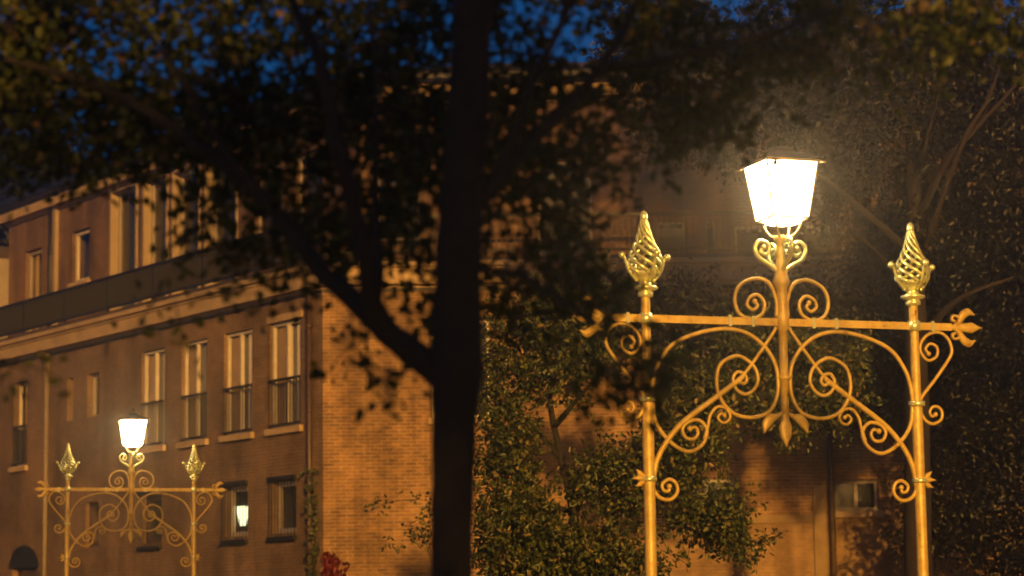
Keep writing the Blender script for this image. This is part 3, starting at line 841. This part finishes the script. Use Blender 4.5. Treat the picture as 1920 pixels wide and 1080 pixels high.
zone(1700, 150, 36.5, 2.3, 1.6, 620, 1.6); zone(1480, 120, 36.5, 1.7, 1.1, 190, 1.2); zone(1880, 400, 36.3, 1.4, 2.2, 420, 1.3); zone(1740, 480, 41, 1.2, 1.5, 300, 1.0)
zone(1850, 740, 43.6, 1.3, 1.6, 270, .8); zone(1640, 690, 43.8, 1.1, 1.0, 200, .7); zone(1890, 1000, 43.5, 1.0, 1.2, 160, .8); zone(1740, 960, 44, .6, .9, 70, .5); zone(1650, 430, 43, .8, 1.2, 130, .6); zone(1880, 520, 43, 1.0, 1.6, 200, .7); zone(1900, 820, 44, .8, 1.2, 130, .5); zone(1330, 200, 37, 1.0, .8, 150, .8)
zone(1250, 60, 37, 1.1, .7, 120, .8); zone(1420, 640, 38, 1.2, .8, 160, .8); zone(1250, 560, 38, .8, .4, 60, .6); zone(1560, 330, 37, .5, .6, 60, .6); zone(1500, 560, 38, 1.3, .3, 90, .6)
zone(1650, -250, 36.5, 3.2, 2.0, 500, 2); zone(2150, 200, 36.5, 1.6, 2.5, 260, 1.6)
Cn, D = sprays(zones, .12, 30, .5, .9)
V, Fc = leaves(Cn, D, .105, .06)
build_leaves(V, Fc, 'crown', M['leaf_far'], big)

# --- tree beyond the far end of the building
YF = 78.0
far = empty('distant_tree', (at(-20, 1080, YF).x, YF, 0), 0, 'dark distant tree top showing over the roof at the far left edge', 'tree')
mb = MB(); bx = at(-20, 1080, YF).x; limb(mb, [(bx, YF, -.2), (bx + .1, YF, 5), (bx, YF, 10), (bx + .2, YF, 15)], .4, .1, 10); tpart(mb, 'trunk', M['bark'], far)
zones = []
zone(-20, 400, YF, 3.0, 2.8, 330, 2.5); zone(70, 330, YF, 1.6, 1.2, 120, 1.5); zone(-60, 640, YF, 3, 3, 220, 2.5)
Cn, D = sprays(zones, .12, 20, 1.0, .3)
V, Fc = leaves(Cn, D, .30, .18)
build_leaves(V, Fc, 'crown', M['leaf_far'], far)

# --- unseen tree added behind the viewpoint to shade the near tree
beh = empty('added_shade_tree', (2.4, -2.2, 0), 0, 'leafy tree added unseen behind the viewpoint to shade the near tree', 'tree')
mb = MB(); limb(mb, [(2.4, -2.2, -.1), (2.4, -2.2, 1.5), (2.2, -2.2, 3), (1.7, -2.1, 5), (1.5, -2.2, 7)], .10, .03, 10)
tpart(mb, 'trunk', M['bark'], beh)
zones = [((2.2, -2.1, 5.1), (.7, .7, .6), 170), ((.3, -2.1, 5.0), (.75, .7, .5), 80), ((1.30, -2.2, 4.6), (.55, .8, 1.1), 300), ((1.0, -2.1, 4.4), (1.8, 1.1, 1.0), 230), ((1.4, -2.1, 6.2), (1.7, 1.2, 1.0), 260)]
Cn, D = sprays(zones, .05, 16, .22, .3)
V, Fc = leaves(Cn, D, .085, .06)
build_leaves(V, Fc, 'crown', M['leaf_near'], beh)

# --- climbers on the corner
iv = empty('ivy_climber', FL.P(.3, 0, .1), 0, 'green ivy climbing the drainpipe at the corner of the brick building', 'climber')
n = 480
s = rng.normal(.30, .10, n); z = rng.uniform(0, 1, n) ** 1.25 * 4.6; o = rng.uniform(.02, .14, n)
keep = s > .04; s, z, o = s[keep], z[keep], o[keep]
pts = np.array([tuple(FL.P(a, b, c)) for a, b, c in zip(s, z, o)])
V, Fc = leaves(pts, rng.normal(size=(len(pts), 3)) * .5 + np.array(NL) * .5 + np.array([0, 0, -.7]), .10, .085)
build_leaves(V, Fc, 'foliage', M['ivy'], iv)
mb = MB(); mb.tube([FL.P(.28, -.05, .03), FL.P(.33, 1.6, .03), FL.P(.27, 3.0, .03), FL.P(.31, 4.3, .03)], [.02, .016, .012, .006], 6); tpart(mb, 'stem', M['bark'], iv)
rc = empty('red_creeper', FR.P(.2, 0, .1), 0, 'red leaved creeper at the foot of the orange brick wall corner', 'climber')
n = 260
s = np.abs(rng.normal(.12, .14, n)) + .02; z = 3.0 - np.abs(rng.normal(0, .5, n)) - s * .5; o = rng.uniform(.02, .12, n)
pts = np.array([tuple(FR.P(a, b, c)) for a, b, c in zip(s, z, o)])
V, Fc = leaves(pts, rng.normal(size=(n, 3)) * .5 + np.array([0, -.4, -.7]), .12, .09)
build_leaves(V, Fc, 'foliage', M['red_leaf'], rc)
mb = MB(); mb.tube([FR.P(.15, -.05, .02), FR.P(.12, 1.5, .02), FR.P(.2, 2.9, .02)], [.02, .015, .006], 6); tpart(mb, 'stem', M['bark'], rc)

# ------------------------------------------------------------------ scattering air added for lantern glow
mb = MB(); mb.box((0, 36, 9), (90, 84, 21))  # added warm scattering volume, stands in for lens bloom round the lanterns
hz = mb.build('bloom_haze', None)
hz.data.materials.clear()
m = bpy.data.materials.new('added_bloom_volume'); m.use_nodes = True; nt = m.node_tree
for n_ in list(nt.nodes):
    if n_.type != 'OUTPUT_MATERIAL': nt.nodes.remove(n_)
pv = nt.nodes.new('ShaderNodeVolumePrincipled')
pv.inputs['Density'].default_value = .005; pv.inputs['Anisotropy'].default_value = .9
pv.inputs['Color'].default_value = (.96, .87, .72, 1)
nt.links.new(pv.outputs[0], nt.nodes['Material Output'].inputs['Volume'])
hz.data.materials.append(m)
tag(hz, kind='stuff')

# ------------------------------------------------------------------ sky and light
world = bpy.data.worlds.new('World'); scene.world = world; world.use_nodes = True
nt = world.node_tree; bg = nt.nodes['Background']
sk = nt.nodes.new('ShaderNodeTexSky'); sk.sky_type = 'NISHITA'; sk.sun_disc = False
sk.sun_elevation = R(4.0); sk.sun_rotation = R(200); sk.ozone_density = 7; sk.air_density = 1.0; sk.dust_density = .3
nt.links.new(sk.outputs[0], bg.inputs['Color']); bg.inputs['Strength'].default_value = .07
su = bpy.data.lights.new('flood_light', 'SUN'); su.energy = 5.0; su.color = (1, .485, .08); su.angle = R(1.2)
so = bpy.data.objects.new('flood_light', su); COL.objects.link(so)
az, el = R(9), R(11)
to_light = Vector((math.sin(az) * math.cos(el), -math.cos(az) * math.cos(el), math.sin(el)))
so.rotation_euler = to_light.to_track_quat('Z', 'Y').to_euler()
so.location = (8, -30, 12)

# ------------------------------------------------------------------ camera
cam = bpy.data.cameras.new('camera'); co = bpy.data.objects.new('camera', cam); COL.objects.link(co)
cam.sensor_width = 36; cam.lens = FPX / 1920 * 36; cam.clip_end = 3000; cam.clip_start = .1
rot = Matrix((CR, CU, -CF)).transposed().to_4x4()
co.matrix_world = Matrix.Translation(EYE) @ rot
cam.dof.use_dof = True; cam.dof.focus_distance = 21; cam.dof.aperture_fstop = 84.4 / 34
scene.camera = co
scene.view_settings.view_transform = 'Standard'; scene.view_settings.look = 'None'
scene.view_settings.exposure = .45; scene.view_settings.gamma = 1
scene.cycles.use_denoising = True
scene.cycles.max_bounces = 6; scene.cycles.volume_bounces = 0; scene.cycles.transparent_max_bounces = 8
